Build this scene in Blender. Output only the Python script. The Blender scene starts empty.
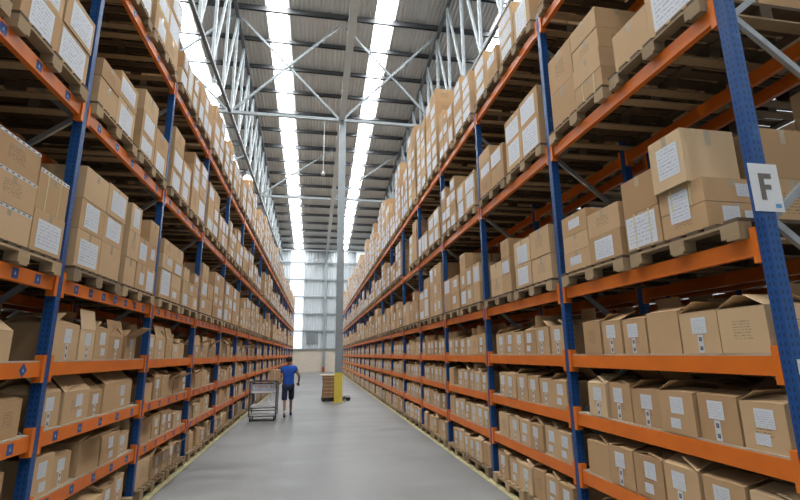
import bpy, math, random
from mathutils import Vector, Matrix
RND = random.Random(11)
COL = bpy.context.scene.collection
PI = math.pi
CAM_H = 1.84
FPX, PITCH, YAW, ROLL = 460.9, 0.22168, 0.17891, -0.01137
XR, XL = 2.657, 2.241            # aisle faces of the two rack runs
YR, YL, BAY = 2.321, 4.535, 2.4  # far corner of the first post in view, bay length
LEV = [0.676, 1.225, 1.804, 2.526, 4.187, 5.92]
POST_W, POST_T, DEPTH = 0.07, 0.085, 1.05
BH = 0.115                       # beam height
# ---------------------------------------------------------------- camera basis
Fv = Vector((math.sin(YAW)*math.cos(PITCH), math.cos(YAW)*math.cos(PITCH), math.sin(PITCH)))
R0 = Vector((math.cos(YAW), -math.sin(YAW), 0)); U0 = R0.cross(Fv)
RV = R0*math.cos(ROLL) + U0*math.sin(ROLL); UV_ = -R0*math.sin(ROLL) + U0*math.cos(ROLL)
def project(p):
    v = Vector(p) - Vector((0, 0, CAM_H)); d = v.dot(Fv)
    if d < 0.05: return None
    return (400 + FPX*v.dot(RV)/d, 250 - FPX*v.dot(UV_)/d)
cd = bpy.data.cameras.new('camera'); cam = bpy.data.objects.new('camera', cd); COL.objects.link(cam)
cd.sensor_width = 36; cd.lens = FPX/800*36; cd.clip_start = .05; cd.clip_end = 300
m = Matrix((RV, UV_, -Fv)).transposed().to_4x4(); m.translation = (0, 0, CAM_H); cam.matrix_world = m
bpy.context.scene.camera = cam
# ---------------------------------------------------------------- materials
MATS = {}
class NT:
    def __init__(s, name):
        s.m = bpy.data.materials.new(name); s.m.use_nodes = True; s.t = s.m.node_tree
        s.b = s.t.nodes['Principled BSDF']; MATS[name] = s.m
    def n(s, typ, **k):
        o = s.t.nodes.new(typ)
        for a, v in k.items():
            if a.startswith('i_'):
                kk = a[2:]; o.inputs[int(kk) if kk.isdigit() else kk.replace('_', ' ')].default_value = v
            else: setattr(o, a, v)
        return o
    def l(s, a, b): s.t.links.new(a, b)
    def math(s, op, a, b=None, clamp=False):
        o = s.n('ShaderNodeMath', operation=op); o.use_clamp = clamp
        for i, v in enumerate((a, b)):
            if v is None: continue
            if isinstance(v, (int, float)): o.inputs[i].default_value = v
            else: s.l(v, o.inputs[i])
        return o.outputs[0]
    def mix(s, f, a, b):
        o = s.n('ShaderNodeMix', data_type='RGBA')
        if isinstance(f, (int, float)): o.inputs[0].default_value = f
        else: s.l(f, o.inputs[0])
        for i, v in ((6, a), (7, b)):
            if isinstance(v, tuple): o.inputs[i].default_value = (*v, 1)
            else: s.l(v, o.inputs[i])
        return o.outputs[2]
    def noise(s, scale, detail=3, coord=None, stretch=None):
        tc = s.n('ShaderNodeTexCoord'); src = tc.outputs[coord or 'Object']
        if stretch:
            mp = s.n('ShaderNodeMapping'); mp.inputs['Scale'].default_value = stretch; s.l(src, mp.inputs[0]); src = mp.outputs[0]
        o = s.n('ShaderNodeTexNoise', i_Scale=scale, i_Detail=detail); s.l(src, o.inputs['Vector']); return o.outputs[0]
    def base(s, c):
        if isinstance(c, tuple): s.b.inputs['Base Color'].default_value = (*c, 1)
        else: s.l(c, s.b.inputs['Base Color'])
    def attr(s, name='tone'):
        return s.n('ShaderNodeAttribute', attribute_name=name).outputs['Fac']
    def bump(s, h, strength=.3, dist=.01):
        o = s.n('ShaderNodeBump', i_Strength=strength, i_Distance=dist); s.l(h, o.inputs['Height']); s.l(o.outputs[0], s.b.inputs['Normal'])
def plain(name, c, rough=.6, metal=0, var=.12, scale=6, emit=None, estr=0, coat=0):
    k = NT(name); n = k.noise(scale)
    f = k.n('ShaderNodeMapRange', i_1=.3, i_2=.7); k.l(n, f.inputs[0])
    k.base(k.mix(f.outputs[0], tuple(x*(1-var) for x in c), tuple(min(1, x*(1+var)) for x in c)))
    k.b.inputs['Roughness'].default_value = rough; k.b.inputs['Metallic'].default_value = metal
    if coat: k.b.inputs['Coat Weight'].default_value = coat
    if emit: k.b.inputs['Emission Color'].default_value = (*emit, 1); k.b.inputs['Emission Strength'].default_value = estr
    return k.m
def rng(k, v, a, b): # v within [a, b]
    return k.math('MULTIPLY', k.math('GREATER_THAN', v, a), k.math('LESS_THAN', v, b))
def cardboard(name, inner=False):
    k = NT(name); t = k.attr()
    ramp = k.n('ShaderNodeValToRGB'); k.l(t, ramp.inputs[0])
    e = ramp.color_ramp.elements
    e[0].color = (.56, .33, .16, 1); e[1].color = (.88, .63, .37, 1)
    x = e.new(.35); x.color = (.69, .43, .22, 1); x = e.new(.7); x.color = (.78, .52, .285, 1)
    c = ramp.outputs[0]
    n = k.noise(5, 4); c = k.mix(k.math('MULTIPLY', n, .25), c, (.45, .28, .14))
    if not inner:
        uv = k.n('ShaderNodeUVMap').outputs[0]; sx = k.n('ShaderNodeSeparateXYZ'); k.l(uv, sx.inputs[0])
        u, v = sx.outputs[0], sx.outputs[1]
        # the maker's print: rows of small brown lettering on one part of a face
        row = k.math('FRACT', k.math('MULTIPLY', v, 16)); rowm = k.math('LESS_THAN', row, .42)
        mp = k.n('ShaderNodeMapping'); mp.inputs['Scale'].default_value = (34, 16, 1); k.l(uv, mp.inputs[0])
        wn = k.n('ShaderNodeTexNoise', i_Scale=1.0, i_Detail=1.0); k.l(mp.outputs[0], wn.inputs[0])
        ink = k.math('MULTIPLY', rowm, k.math('GREATER_THAN', wn.outputs[0], .47))
        box = k.math('MULTIPLY', rng(k, u, .3, .68), rng(k, v, .3, .72))
        has = k.math('GREATER_THAN', k.math('FRACT', k.math('MULTIPLY', t, 7.3)), .45)
        f = k.math('MULTIPLY', k.math('MULTIPLY', ink, box), k.math('MULTIPLY', has, .6))
        c = k.mix(f, c, (.16, .10, .07))
    k.base(c); k.b.inputs['Roughness'].default_value = .85
    return k.m
def paper(name, bluish=False):
    k = NT(name); t = k.attr()
    uv = k.n('ShaderNodeUVMap').outputs[0]; sx = k.n('ShaderNodeSeparateXYZ'); k.l(uv, sx.inputs[0])
    u, v = sx.outputs[0], sx.outputs[1]
    row = k.math('FRACT', k.math('ADD', k.math('MULTIPLY', v, 8.5), t)); rowm = rng(k, row, .25, .6)
    mp = k.n('ShaderNodeMapping'); mp.inputs['Scale'].default_value = (15, 22, 1); k.l(uv, mp.inputs[0])
    cb = k.n('ShaderNodeCombineXYZ'); k.l(k.math('MULTIPLY', t, 77.), cb.inputs[0]); k.l(cb.outputs[0], mp.inputs['Location'])
    wn = k.n('ShaderNodeTexNoise', i_Scale=1.0, i_Detail=2.0); k.l(mp.outputs[0], wn.inputs[0])
    ink = k.math('MULTIPLY', rowm, k.math('GREATER_THAN', wn.outputs[0], .5))
    m_ = k.math('MULTIPLY', rng(k, u, .08, .92), rng(k, v, .08, .92))
    f = k.math('MULTIPLY', k.math('MULTIPLY', ink, m_), .5)
    k.base(k.mix(f, (.86, .88, .92) if bluish else (.85, .86, .88), (.16, .18, .30)))
    k.b.inputs['Roughness'].default_value = .5
    return k.m
def tape(name, edge=False):
    k = NT(name); uv = k.n('ShaderNodeUVMap').outputs[0]; sx = k.n('ShaderNodeSeparateXYZ'); k.l(uv, sx.inputs[0])
    v = sx.outputs[1]; u = sx.outputs[0]
    if edge: u, v = v, k.math('MULTIPLY', u, 4.0)
    f = k.math('MULTIPLY', rng(k, u, .25, .75), rng(k, k.math('FRACT', k.math('MULTIPLY', v, 2.0)), .25, .7))
    n = k.n('ShaderNodeTexNoise', i_Scale=9.0); k.l(uv, n.inputs[0])
    f = k.math('MULTIPLY', f, k.math('GREATER_THAN', n.outputs[0], .42))
    k.base(k.mix(f, (.78, .77, .74), (.05, .06, .14))); k.b.inputs['Roughness'].default_value = .35
    return k.m
def post_blue(name):
    k = NT(name); tc = k.n('ShaderNodeTexCoord'); sx = k.n('ShaderNodeSeparateXYZ'); k.l(tc.outputs['Object'], sx.inputs[0])
    uv = k.n('ShaderNodeUVMap').outputs[0]; s2 = k.n('ShaderNodeSeparateXYZ'); k.l(uv, s2.inputs[0])
    z = k.math('FRACT', k.math('MULTIPLY', sx.outputs[2], 20.0)); u = s2.outputs[0]
    hole = k.math('MULTIPLY', rng(k, z, .15, .62), k.math('ADD', rng(k, u, .22, .36), rng(k, u, .64, .78)))
    n = k.noise(7, 4); w = k.n('ShaderNodeMapRange', i_1=.62, i_2=.75); k.l(n, w.inputs[0])
    c = k.mix(w.outputs[0], (.015, .09, .30), (.045, .16, .39)); c = k.mix(k.math('MULTIPLY', hole, .7), c, (.006, .012, .03))
    k.base(c); k.b.inputs['Roughness'].default_value = .38; return k.m
def floor_mat():
    k = NT('concrete_floor')
    a = k.noise(.35, 5); b = k.noise(1.0, 6, stretch=(.25, 2.2, 1)); c = k.noise(14, 3)
    f = k.math('ADD', k.math('MULTIPLY', a, .45), k.math('ADD', k.math('MULTIPLY', b, .45), k.math('MULTIPLY', c, .1)))
    mr = k.n('ShaderNodeMapRange', i_1=.40, i_2=.60); k.l(f, mr.inputs[0])
    col = k.mix(mr.outputs[0], (.155, .155, .15), (.235, .232, .224))
    sp = k.noise(2.3, 2); st = k.n('ShaderNodeMapRange', i_1=.68, i_2=.78); k.l(sp, st.inputs[0])
    col = k.mix(k.math('MULTIPLY', st.outputs[0], .35), col, (.27, .27, .26))
    k.base(col); r = k.n('ShaderNodeMapRange', i_1=.3, i_2=.7, i_3=.38, i_4=.6); k.l(b, r.inputs[0]); k.l(r.outputs[0], k.b.inputs['Roughness'])
    return k.m
def wood(name, c1, c2):
    k = NT(name); t = k.attr(); n = k.noise(3, 5, stretch=(8, 1.2, 8))
    c = k.mix(n, c1, c2); c = k.mix(k.math('MULTIPLY', t, .6), c, (.13, .085, .05)); k.base(c); k.b.inputs['Roughness'].default_value = .8; return k.m
def brick_wall():
    k = NT('painted_block'); tc = k.n('ShaderNodeTexCoord'); mp = k.n('ShaderNodeMapping'); mp.inputs['Rotation'].default_value = (PI/2, 0, 0)
    k.l(tc.outputs['Object'], mp.inputs[0]); br = k.n('ShaderNodeTexBrick', i_Scale=1.0); k.l(mp.outputs[0], br.inputs[0])
    br.inputs['Color1'].default_value = (.72, .62, .50, 1); br.inputs['Color2'].default_value = (.76, .66, .54, 1); br.inputs['Mortar'].default_value = (.66, .57, .46, 1)
    br.inputs['Brick Width'].default_value = .4; br.inputs['Row Height'].default_value = .2; br.inputs['Mortar Size'].default_value = .008
    k.base(br.outputs[0]); k.b.inputs['Roughness'].default_value = .8; return k.m
M_card, M_cardin = cardboard('cardboard'), cardboard('cardboard_inside', True)
M_paper, M_paperb, M_tape = paper('paper_label'), paper('large_paper_sheet', True), tape('printed_tape')
M_tapeh = tape('printed_edge_tape', True)
M_ptape = plain('clear_tape', (.62, .50, .34), .25)
M_strap = plain('strap', (.8, .72, .4), .4)
M_blue = post_blue('blue_post')
M_orange = plain('orange_beam', (.96, .215, .02), .42, var=.1, scale=3)
M_galv = plain('galvanised_brace', (.36, .38, .39), .4, .5)
M_steel = plain('painted_grey_steel', (.33, .37, .385), .45, .15, var=.06)
M_lsteel = plain('pale_grey_steel', (.62, .68, .70), .45, .1, var=.04)
M_dsteel = plain('dark_purlin', (.13, .135, .14), .5, .3, var=.1)
M_roof = plain('roof_sheet', (.68, .675, .66), .5, .15, var=.06, scale=.7)
M_sky = plain('skylight_sheet', (.9, .95, 1), .5, emit=(.96, .985, 1.0), estr=4.0)
M_clad = plain('white_cladding', (.62, .67, .70), .5, .0, var=.05, scale=.6)
M_clear = plain('translucent_cladding', (.85, .93, 1), .5, emit=(.85, .95, 1.0), estr=.15)
M_yellow = plain('safety_yellow', (.85, .66, .10), .45, var=.08)
M_line = plain('floor_line_yellow', (.50, .44, .22), .6, var=.25, scale=9)
M_board = plain('shelf_chipboard', (.60, .50, .38), .8)
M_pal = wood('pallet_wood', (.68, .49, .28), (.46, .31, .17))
M_pal_shade = wood('shaded_pallet_wood', (.17, .115, .07), (.10, .07, .04))  # pallet wood darkened to stand for the shade inside the racks
M_black = plain('black_plastic', (.018, .018, .02), .5)
M_tag = plain('location_tag_blue', (.03, .10, .33), .4)
M_tagw = plain('tag_arrow_white', (.45, .62, .8), .5)
M_white = plain('white_plastic', (.85, .85, .85), .4, var=.03)
M_fgrey = plain('letter_grey_brown', (.20, .165, .14), .6)
M_lblue = plain('light_blue_mark', (.15, .38, .62), .5)
M_lamp = plain('lamp_glass', (.9, .95, 1), .3, emit=(.92, .97, 1), estr=2.2)
M_shirt = plain('blue_shirt', (.015, .10, .50), .8)
M_short = plain('navy_shorts', (.018, .03, .07), .85)
M_skin = plain('skin', (.36, .19, .12), .55, var=.05)
M_hair = plain('dark_hair', (.02, .014, .012), .7)
M_sock = plain('white_sock', (.8, .8, .8), .8)
M_red = plain('red_paint', (.45, .06, .04), .5)
M_crate = plain('grey_crate', (.55, .55, .62), .5)
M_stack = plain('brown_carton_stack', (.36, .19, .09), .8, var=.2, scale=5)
M_floor, M_block = floor_mat(), brick_wall()
# ---------------------------------------------------------------- mesh builder
class MB:
    def __init__(s): s.v, s.f, s.mi, s.uv, s.tone = [], [], [], [], []; s.mats = []
    def mat(s, m):
        if m not in s.mats: s.mats.append(m)
        return s.mats.index(m)
    def face(s, pts, m, tone=.5, uvs=None):
        i = len(s.v); s.v += [tuple(p) for p in pts]; s.tone += [tone]*len(pts)
        s.f.append(tuple(range(i, i+len(pts)))); s.mi.append(s.mat(m))
        s.uv += uvs or [(0, 0), (1, 0), (1, 1), (0, 1)][:len(pts)] + [(0, 0)]*(len(pts)-4)
    def hexa(s, c, m, tone=.5, skip=()):   # c: 8 corners, index = x + 2y + 4z
        i = len(s.v); s.v += [tuple(p) for p in c]; s.tone += [tone]*8; k = s.mat(m)
        for nme, q in (('-x', (2, 0, 4, 6)), ('+x', (1, 3, 7, 5)), ('-y', (0, 1, 5, 4)), ('+y', (3, 2, 6, 7)), ('-z', (2, 3, 1, 0)), ('+z', (4, 5, 7, 6))):
            if nme in skip: continue
            s.f.append(tuple(i+j for j in q)); s.mi.append(k); s.uv += [(0, 0), (1, 0), (1, 1), (0, 1)]
    def box(s, a, b, m, tone=.5, skip=(), T=None):
        c = [Vector((b[0] if j & 1 else a[0], b[1] if j & 2 else a[1], b[2] if j & 4 else a[2])) for j in range(8)]
        if T is not None: c = [T @ p for p in c]
        s.hexa(c, m, tone, skip)
    def bar(s, p, q, w, h, m, tone=.5, up=None): # rectangular bar from p to q
        p, q = Vector(p), Vector(q); d = (q-p).normalized()
        u = Vector(up) if up else (Vector((0, 0, 1)) if abs(d.z) < .95 else Vector((0, 1, 0)))
        sx = d.cross(u).normalized()*w/2; sz = sx.cross(d).normalized()*h/2
        c = []
        for j in range(8): c.append((q if j & 2 else p) + (sx if j & 1 else -sx) + (sz if j & 4 else -sz))
        s.hexa(c, m, tone)
    def tube(s, p, q, r, m, n=8, r2=None, tone=.5):
        p, q = Vector(p), Vector(q); d = (q-p).normalized(); u = Vector((0, 0, 1)) if abs(d.z) < .9 else Vector((1, 0, 0))
        a = d.cross(u).normalized(); b = d.cross(a); r2 = r if r2 is None else r2; i = len(s.v); k = s.mat(m)
        for c, rr in ((p, r), (q, r2)):
            for j in range(n): t = 2*PI*j/n; s.v.append(tuple(c + a*math.cos(t)*rr + b*math.sin(t)*rr)); s.tone.append(tone)
        for j in range(n):
            s.f.append((i+j, i+(j+1) % n, i+n+(j+1) % n, i+n+j)); s.mi.append(k); s.uv += [(0, 0), (1, 0), (1, 1), (0, 1)]
        s.f.append(tuple(i+j for j in reversed(range(n)))); s.mi.append(k); s.uv += [(0, 0)]*n
        s.f.append(tuple(i+n+j for j in range(n))); s.mi.append(k); s.uv += [(0, 0)]*n
    def lathe(s, prof, m, n=20, c=(0, 0, 0)):
        i = len(s.v); k = s.mat(m)
        for r, z in prof:
            for j in range(n): t = 2*PI*j/n; s.v.append((c[0]+r*math.cos(t), c[1]+r*math.sin(t), c[2]+z)); s.tone.append(.5)
        for a in range(len(prof)-1):
            for j in range(n):
                s.f.append((i+a*n+j, i+a*n+(j+1) % n, i+(a+1)*n+(j+1) % n, i+(a+1)*n+j)); s.mi.append(k); s.uv += [(0, 0)]*4
    def build(s, name, parent=None, loc=(0, 0, 0), rz=0):
        me = bpy.data.meshes.new(name); me.from_pydata(s.v, [], s.f)
        for mm in s.mats: me.materials.append(mm)
        me.polygons.foreach_set('material_index', s.mi)
        uvl = me.uv_layers.new(name='UVMap'); uvl.data.foreach_set('uv', [x for p in s.uv for x in p])
        at = me.attributes.new('tone', 'FLOAT', 'POINT'); at.data.foreach_set('value', s.tone)
        me.update()
        o = bpy.data.objects.new(name, me); COL.objects.link(o); o.parent = parent
        o.location = loc; o.rotation_euler = (0, 0, rz); return o
def empty(name, loc=(0, 0, 0), parent=None, rz=0):
    o = bpy.data.objects.new(name, None); COL.objects.link(o); o.location = loc; o.parent = parent; o.rotation_euler = (0, 0, rz); o.empty_display_size = .1; return o
def tag(o, label, cat=None, group=None, kind=None):
    o['label'] = label
    if cat: o['category'] = cat
    if group: o['group'] = group
    if kind: o['kind'] = kind
    return o
def structure(o, label=None):
    o['kind'] = 'structure'
    if label: o['label'] = label
    return o
ORD = ['first', 'second', 'third', 'fourth', 'fifth', 'sixth', 'seventh', 'eighth', 'ninth', 'tenth', 'eleventh', 'twelfth', 'thirteenth', 'fourteenth', 'fifteenth', 'sixteenth', 'seventeenth', 'eighteenth', 'nineteenth', 'twentieth']
# ---------------------------------------------------------------- building shell
YB, ZB, SLOPE = 52.7, 13.6, 0.12
XW0, XW1, YF = -13.5, 14.5, -14.0
def zroof(y): return ZB + SLOPE*(YB - y)
b = MB(); b.box((XW0, YF, -.2), (XW1, YB+.3, 0), M_floor)
structure(b.build('floor'), 'smooth grey concrete warehouse floor')
STRIPS = [(-7.1, -6.3), (-2.66, -1.8), (2.42, 3.22), (8.3, 9.1)]
# corrugated roof: trapezoid ribs running along the slope, clear strips let in daylight
def corr(b, x0, x1, m, pitch=.2, d=.06):
    x = x0; prof = []
    while x < x1 - 1e-6:
        for dx, dz in ((0, 0), (.09, 0), (.12, -d), (.17, -d)):
            if x+dx < x1: prof.append((x+dx, dz))
        x += pitch
    prof.append((x1, 0))
    for (xa, za), (xb, zb) in zip(prof[:-1], prof[1:]):
        b.face([(xa, YF, zroof(YF)+.12+za), (xb, YF, zroof(YF)+.12+zb), (xb, YB+.3, zroof(YB+.3)+.12+zb), (xa, YB+.3, zroof(YB+.3)+.12+za)], m)
edges = [XW0] + [e for st in STRIPS for e in st] + [XW1]
b = MB()
for i in range(0, len(edges), 2): corr(b, edges[i], edges[i+1], M_roof)
ceil = structure(b.build('ceiling'), 'grey corrugated steel roof with purlins')
for i, (x0, x1) in enumerate(STRIPS):
    b = MB(); corr(b, x0, x1, M_sky)
    structure(b.build(f'window_{i+1}'), 'long translucent daylight strip in the roof')
y = YB - .35
while y > 5:
    b = MB(); z = zroof(y)
    main = abs(y-19.4) < 1 or abs(y-30.5) < .9
    h = .16 if not main else .22
    b.box((XW0, y-.035, z-h), (XW1, y+.035, z+.06), M_dsteel); b.box((XW0, y-.035, z-h), (XW1, y+.06, z-h+.02), M_steel if main else M_dsteel)
    b.build('roof_purlin', ceil)
    y -= 1.95
# walls
b = MB(); b.box((XW0, YB, 0), (XW1, YB+.25, 2.46), M_block)
wall_back = structure(b.build('wall_back'), 'back wall, beige blockwork below pale corrugated cladding')
b = MB()
x = XW0
prof = []
while x < XW1:
    for dx, dy in ((0, 0), (.17, 0), (.2, -.04), (.27, -.04)): prof.append((x+dx, dy))
    x += .3
for (xa, ya), (xb, yb) in zip(prof[:-1], prof[1:]):
    m = M_clear if -3.1 < xa < -1.55 or 4.3 < xa < 5.6 else M_clad
    b.face([(xa, YB+.1+ya, 2.46), (xb, YB+.1+yb, 2.46), (xb, YB+.1+yb, 13.9), (xa, YB+.1+ya, 13.9)], m)
b.build('wall_cladding', wall_back)
for z in (2.46, 4.42, 6.3, 8.21, 10.15, 12.1):
    b = MB(); b.box((XW0, YB-.12, z-.06), (XW1, YB-.005, z+.06), M_steel); b.build('wall_girt', wall_back)
b = MB(); b.box((.72, YB-.26, .55), (.98, YB-.121, 13.5), M_steel); b.build('wall_post', wall_back)
b = MB(); b.box((.72, YB-.26, 0), (.98, YB-.121, .549), M_red); o = b.build('wall_post_base', wall_back); o['label'] = 'red painted foot of the wall post'
b = MB()
for i in range(7): b.box((-1.0, YB-.03, 3.0+i*.2), (.1, YB-.004, 3.13+i*.2), M_steel)
b.box((-1.05, YB-.035, 2.9), (-1.0, YB-.004, 4.4), M_steel); b.box((.1, YB-.035, 2.9), (.15, YB-.004, 4.4), M_steel)
b.build('wall_vent_louvre', wall_back)
for nm, x0, x1 in (('wall_left', XW0-.2, XW0), ('wall_right', XW1, XW1+.2)):
    b = MB(); b.hexa([Vector((x1 if j & 1 else x0, YB+.3 if j & 2 else YF, (zroof(YB) if j & 2 else zroof(YF)) if j & 4 else 0)) for j in range(8)], M_clad)
    structure(b.build(nm), 'plain grey side wall')
# ---------------------------------------------------------------- roof steel
CX, ZC = .87, 12.3
FRAMES = [8.3, 19.4, 30.5, 46.9]
def truss(x, label):
    r = empty('roof_truss', (x, 0, ZC)); structure(r, label)
    y0, y1 = 6.0, YB-.3
    b = MB(); b.bar((0, y0, 0), (0, y1, 0), .12, .12, M_dsteel); b.build('bottom_chord', r)
    b = MB(); b.bar((0, y0, zroof(y0)-ZC-.3), (0, y1, zroof(y1)-ZC-.3), .16, .16, M_dsteel); b.build('top_chord', r)
    st = 1.95; n = int((y1-y0)/st)
    for i in range(n+1):
        y = y0 + i*st; zt = zroof(y)-ZC-.36
        b = MB(); b.bar((0, y, .07), (0, y, zt), .11, .10, M_steel, up=(1, 0, 0)); b.build('web_member', r)
        if i < n:
            y2 = y+st; zt2 = zroof(y2)-ZC-.36
            b = MB()
            b.bar((.0, y+.07, .07), (.0, y2-.07, zt2), .1, .08, M_steel, up=(1, 0, 0)); b.build('web_member', r)
truss(-4.0, 'deep lattice roof truss above the rack on the side of the worker')
truss(5.55, 'deep lattice roof truss above the rack carrying the letter F sign')
b = MB()
b.box((CX-.125, 3, ZC-.1), (CX+.125, YB-.3, ZC-.08), M_lsteel); b.box((CX-.125, 3, ZC+.1), (CX+.125, YB-.3, ZC+.12), M_steel); b.box((CX-.012, 3, ZC-.08), (CX+.012, YB-.3, ZC+.1), M_steel)
tag(b.build('roof_beam'), 'long grey steel beam running over the aisle to the back wall', 'beam', kind='structure')
names = {8.3: 'overhead', 19.4: 'at the yellow-based column', 30.5: 'beyond the yellow-based column', 46.9: 'near the back wall'}
for y in FRAMES[1:]:
    b = MB(); b.bar((XW0+.1, y, ZC-.02), (XW1-.1, y, ZC-.02), .13, .13, M_steel)
    structure(b.build('roof_strut'), f'horizontal grey strut across the aisle {names[y]}')
def brace(y, xa, za, xb, zb, dy=0):
    b = MB(); b.bar((xa, y+dy, za), (xb, y+dy, zb), .09, .09, M_steel); return b
for y in (19.4, 30.5):
    zt = zroof(y)-.35
    for xa, xb, nm in ((-4.0, CX, 'truss over the worker'), (CX, 5.55, 'truss over the letter F rack'), (-8.9, -4.0, 'outer wall')):
        r = empty('cross_brace', ((xa+xb)/2, y, ZC)); mx = (xa+xb)/2
        structure(r, f'grey cross brace between column line and {nm}, {names[y]}')
        brace(0, xa-mx+.12, .1, xb-mx-.12, zt-ZC).build('diagonal_bar', r)
        if y < 20: brace(0, xa-mx+.12, zt-ZC, xb-mx-.12, .1, .12).build('diagonal_bar', r)
# hanging cable with a small unlit fitting
r = tag(empty('hanging_lamp', (.10, 19.42, 9.6)), 'small white fitting hanging on a long thin rod beside the column', 'lamp')
b = MB(); b.tube((0, 0, .12), (0, 0, 2.6), .022, M_white, 6); b.build('rod', r)
b = MB(); b.lathe([(.0, .14), (.05, .13), (.09, .04), (.09, 0), (0, 0)], M_white, 12); b.build('lamp_head', r)
# high bay lamps along the truss
for i, (y, w) in enumerate(((19.7, 'first'), (30.6, 'second'), (40.6, 'third'))):
    r = tag(empty('pendant_lamp', (-4.85, y, 13.35)), f'glowing round high bay lamp, {w} from the camera along the truss', 'lamp', 'high bay lamps beside the roof truss')
    b = MB(); b.lathe([(.34, 0), (.36, .02), (.33, .14), (.16, .36), (.09, .4), (0, .4)], M_white, 20); b.build('reflector', r)
    b = MB(); b.lathe([(.0, -.05), (.2, -.04), (.335, .01), (.3, .03), (0, .03)], M_lamp, 20); b.build('glass', r)
    b = MB(); b.box((-.1, -.1, .4), (.1, .1, .62), M_steel); b.tube((0, 0, .62), (0, 0, zroof(y)-13.35-.2), .02, M_steel, 6); b.build('ballast_and_hook', r)
# ---------------------------------------------------------------- steel column with yellow foot
PX, PY = .92, 19.36
r = tag(empty('steel_column', (PX, PY, 0)), 'tall grey steel column with a yellow foot standing in the aisle', 'column')
b = MB(); hw = .145
for s_ in (-1, 1): b.box((-hw, s_*.13-.009, 1.13), (hw, s_*.13+.009, ZC-.12), M_steel)
b.box((-.008, -.12, 1.13), (.008, .12, ZC-.12), M_steel); b.box((-hw, -.139, ZC-.12), (hw, .139, ZC-.1), M_steel)
for s_ in (-1, 1): b.box((s_*(hw-.004)-.004, -.12, 1.13), (s_*(hw-.004)+.004, .12, ZC-.12), M_steel)
b.build('shaft', r)
b = MB(); b.box((-.16, -.15, .02), (.16, .15, 1.13), M_yellow); b.box((-.2, -.19, 0), (.2, .19, .02), M_yellow)
tag(b.build('column_guard', r), 'yellow painted foot')
# ---------------------------------------------------------------- floor lines
for nm, x in (('floor_line', 2.598), ('floor_line', -2.174)):
    b = MB(); b.box((x-.05, YF, 0), (x+.05, 48.2, .003), M_line)
    tag(b.build(nm), 'yellow line painted on the floor along the foot of the ' + ('letter F rack' if x > 0 else 'rack behind the trolley'), 'floor line')
# ---------------------------------------------------------------- racks
def frame_parts(parent, sx, yk, detail, x0=0.0):
    """upright frame in the plane Y = yk; x measured away from the aisle"""
    top = LEV[-1] + .13; Y0, Y1 = yk-POST_W, yk
    def X(a): return sx*(x0+a)
    def bx(b, xa, xb, y0, y1, z0, z1, m): b.box((min(X(xa), X(xb)), y0, z0), (max(X(xa), X(xb)), y1, z1), m)
    def post(b, xa):
        bx(b, xa, xa+POST_T, Y0, Y1, .0, top, M_blue)
    fr = None
    if detail: fr = empty('upright_frame', (0, 0, 0), parent)
    mb = MB(); tgt = fr
    for xa in (0, DEPTH-POST_T):
        if detail: mb = MB()
        post(mb, xa)
        if detail: mb.build('post', fr)
        if detail: mb = MB()
        bx(mb, xa-.02 if xa else .0, xa+POST_T+.02, Y0-.02, Y1+.02, .0, .008, M_galv)
        if detail: mb.build('base_plate', fr)
    z = .45; k = 0
    while z < top-.75:
        if detail: mb = MB()
        a, c = (POST_T, DEPTH-POST_T) if k % 2 else (DEPTH-POST_T, POST_T)
        mb.bar((X(a), yk-.035, z), (X(c), yk-.035, z+.72), .03, .045, M_galv)
        if detail: mb.build('brace', fr)
        z += .725; k += 1
    if not detail: mb.build('upright_frame', parent)
def beam_mesh(b, sx, xa, y0, y1, zt, conn=True):
    xs = sorted((sx*(xa+.012), sx*(xa+.062)))
    b.box((xs[0], y0+.045, zt-BH), (xs[1], y1-.045, zt), M_orange)
    xs2 = sorted((sx*(xa+.012), sx*(xa+.058)))
    b.box((xs2[0], y0+.045, zt-BH-.001), (xs2[1], y1-.045, zt-BH), M_orange)
def conn_mesh(b, sx, xa, ya, yb, zt):
    xs = sorted((sx*(xa-.004), sx*(xa+.064)))
    b.box((xs[0], ya, zt-BH-.05), (xs[1], yb, zt+.06), M_orange)
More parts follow.
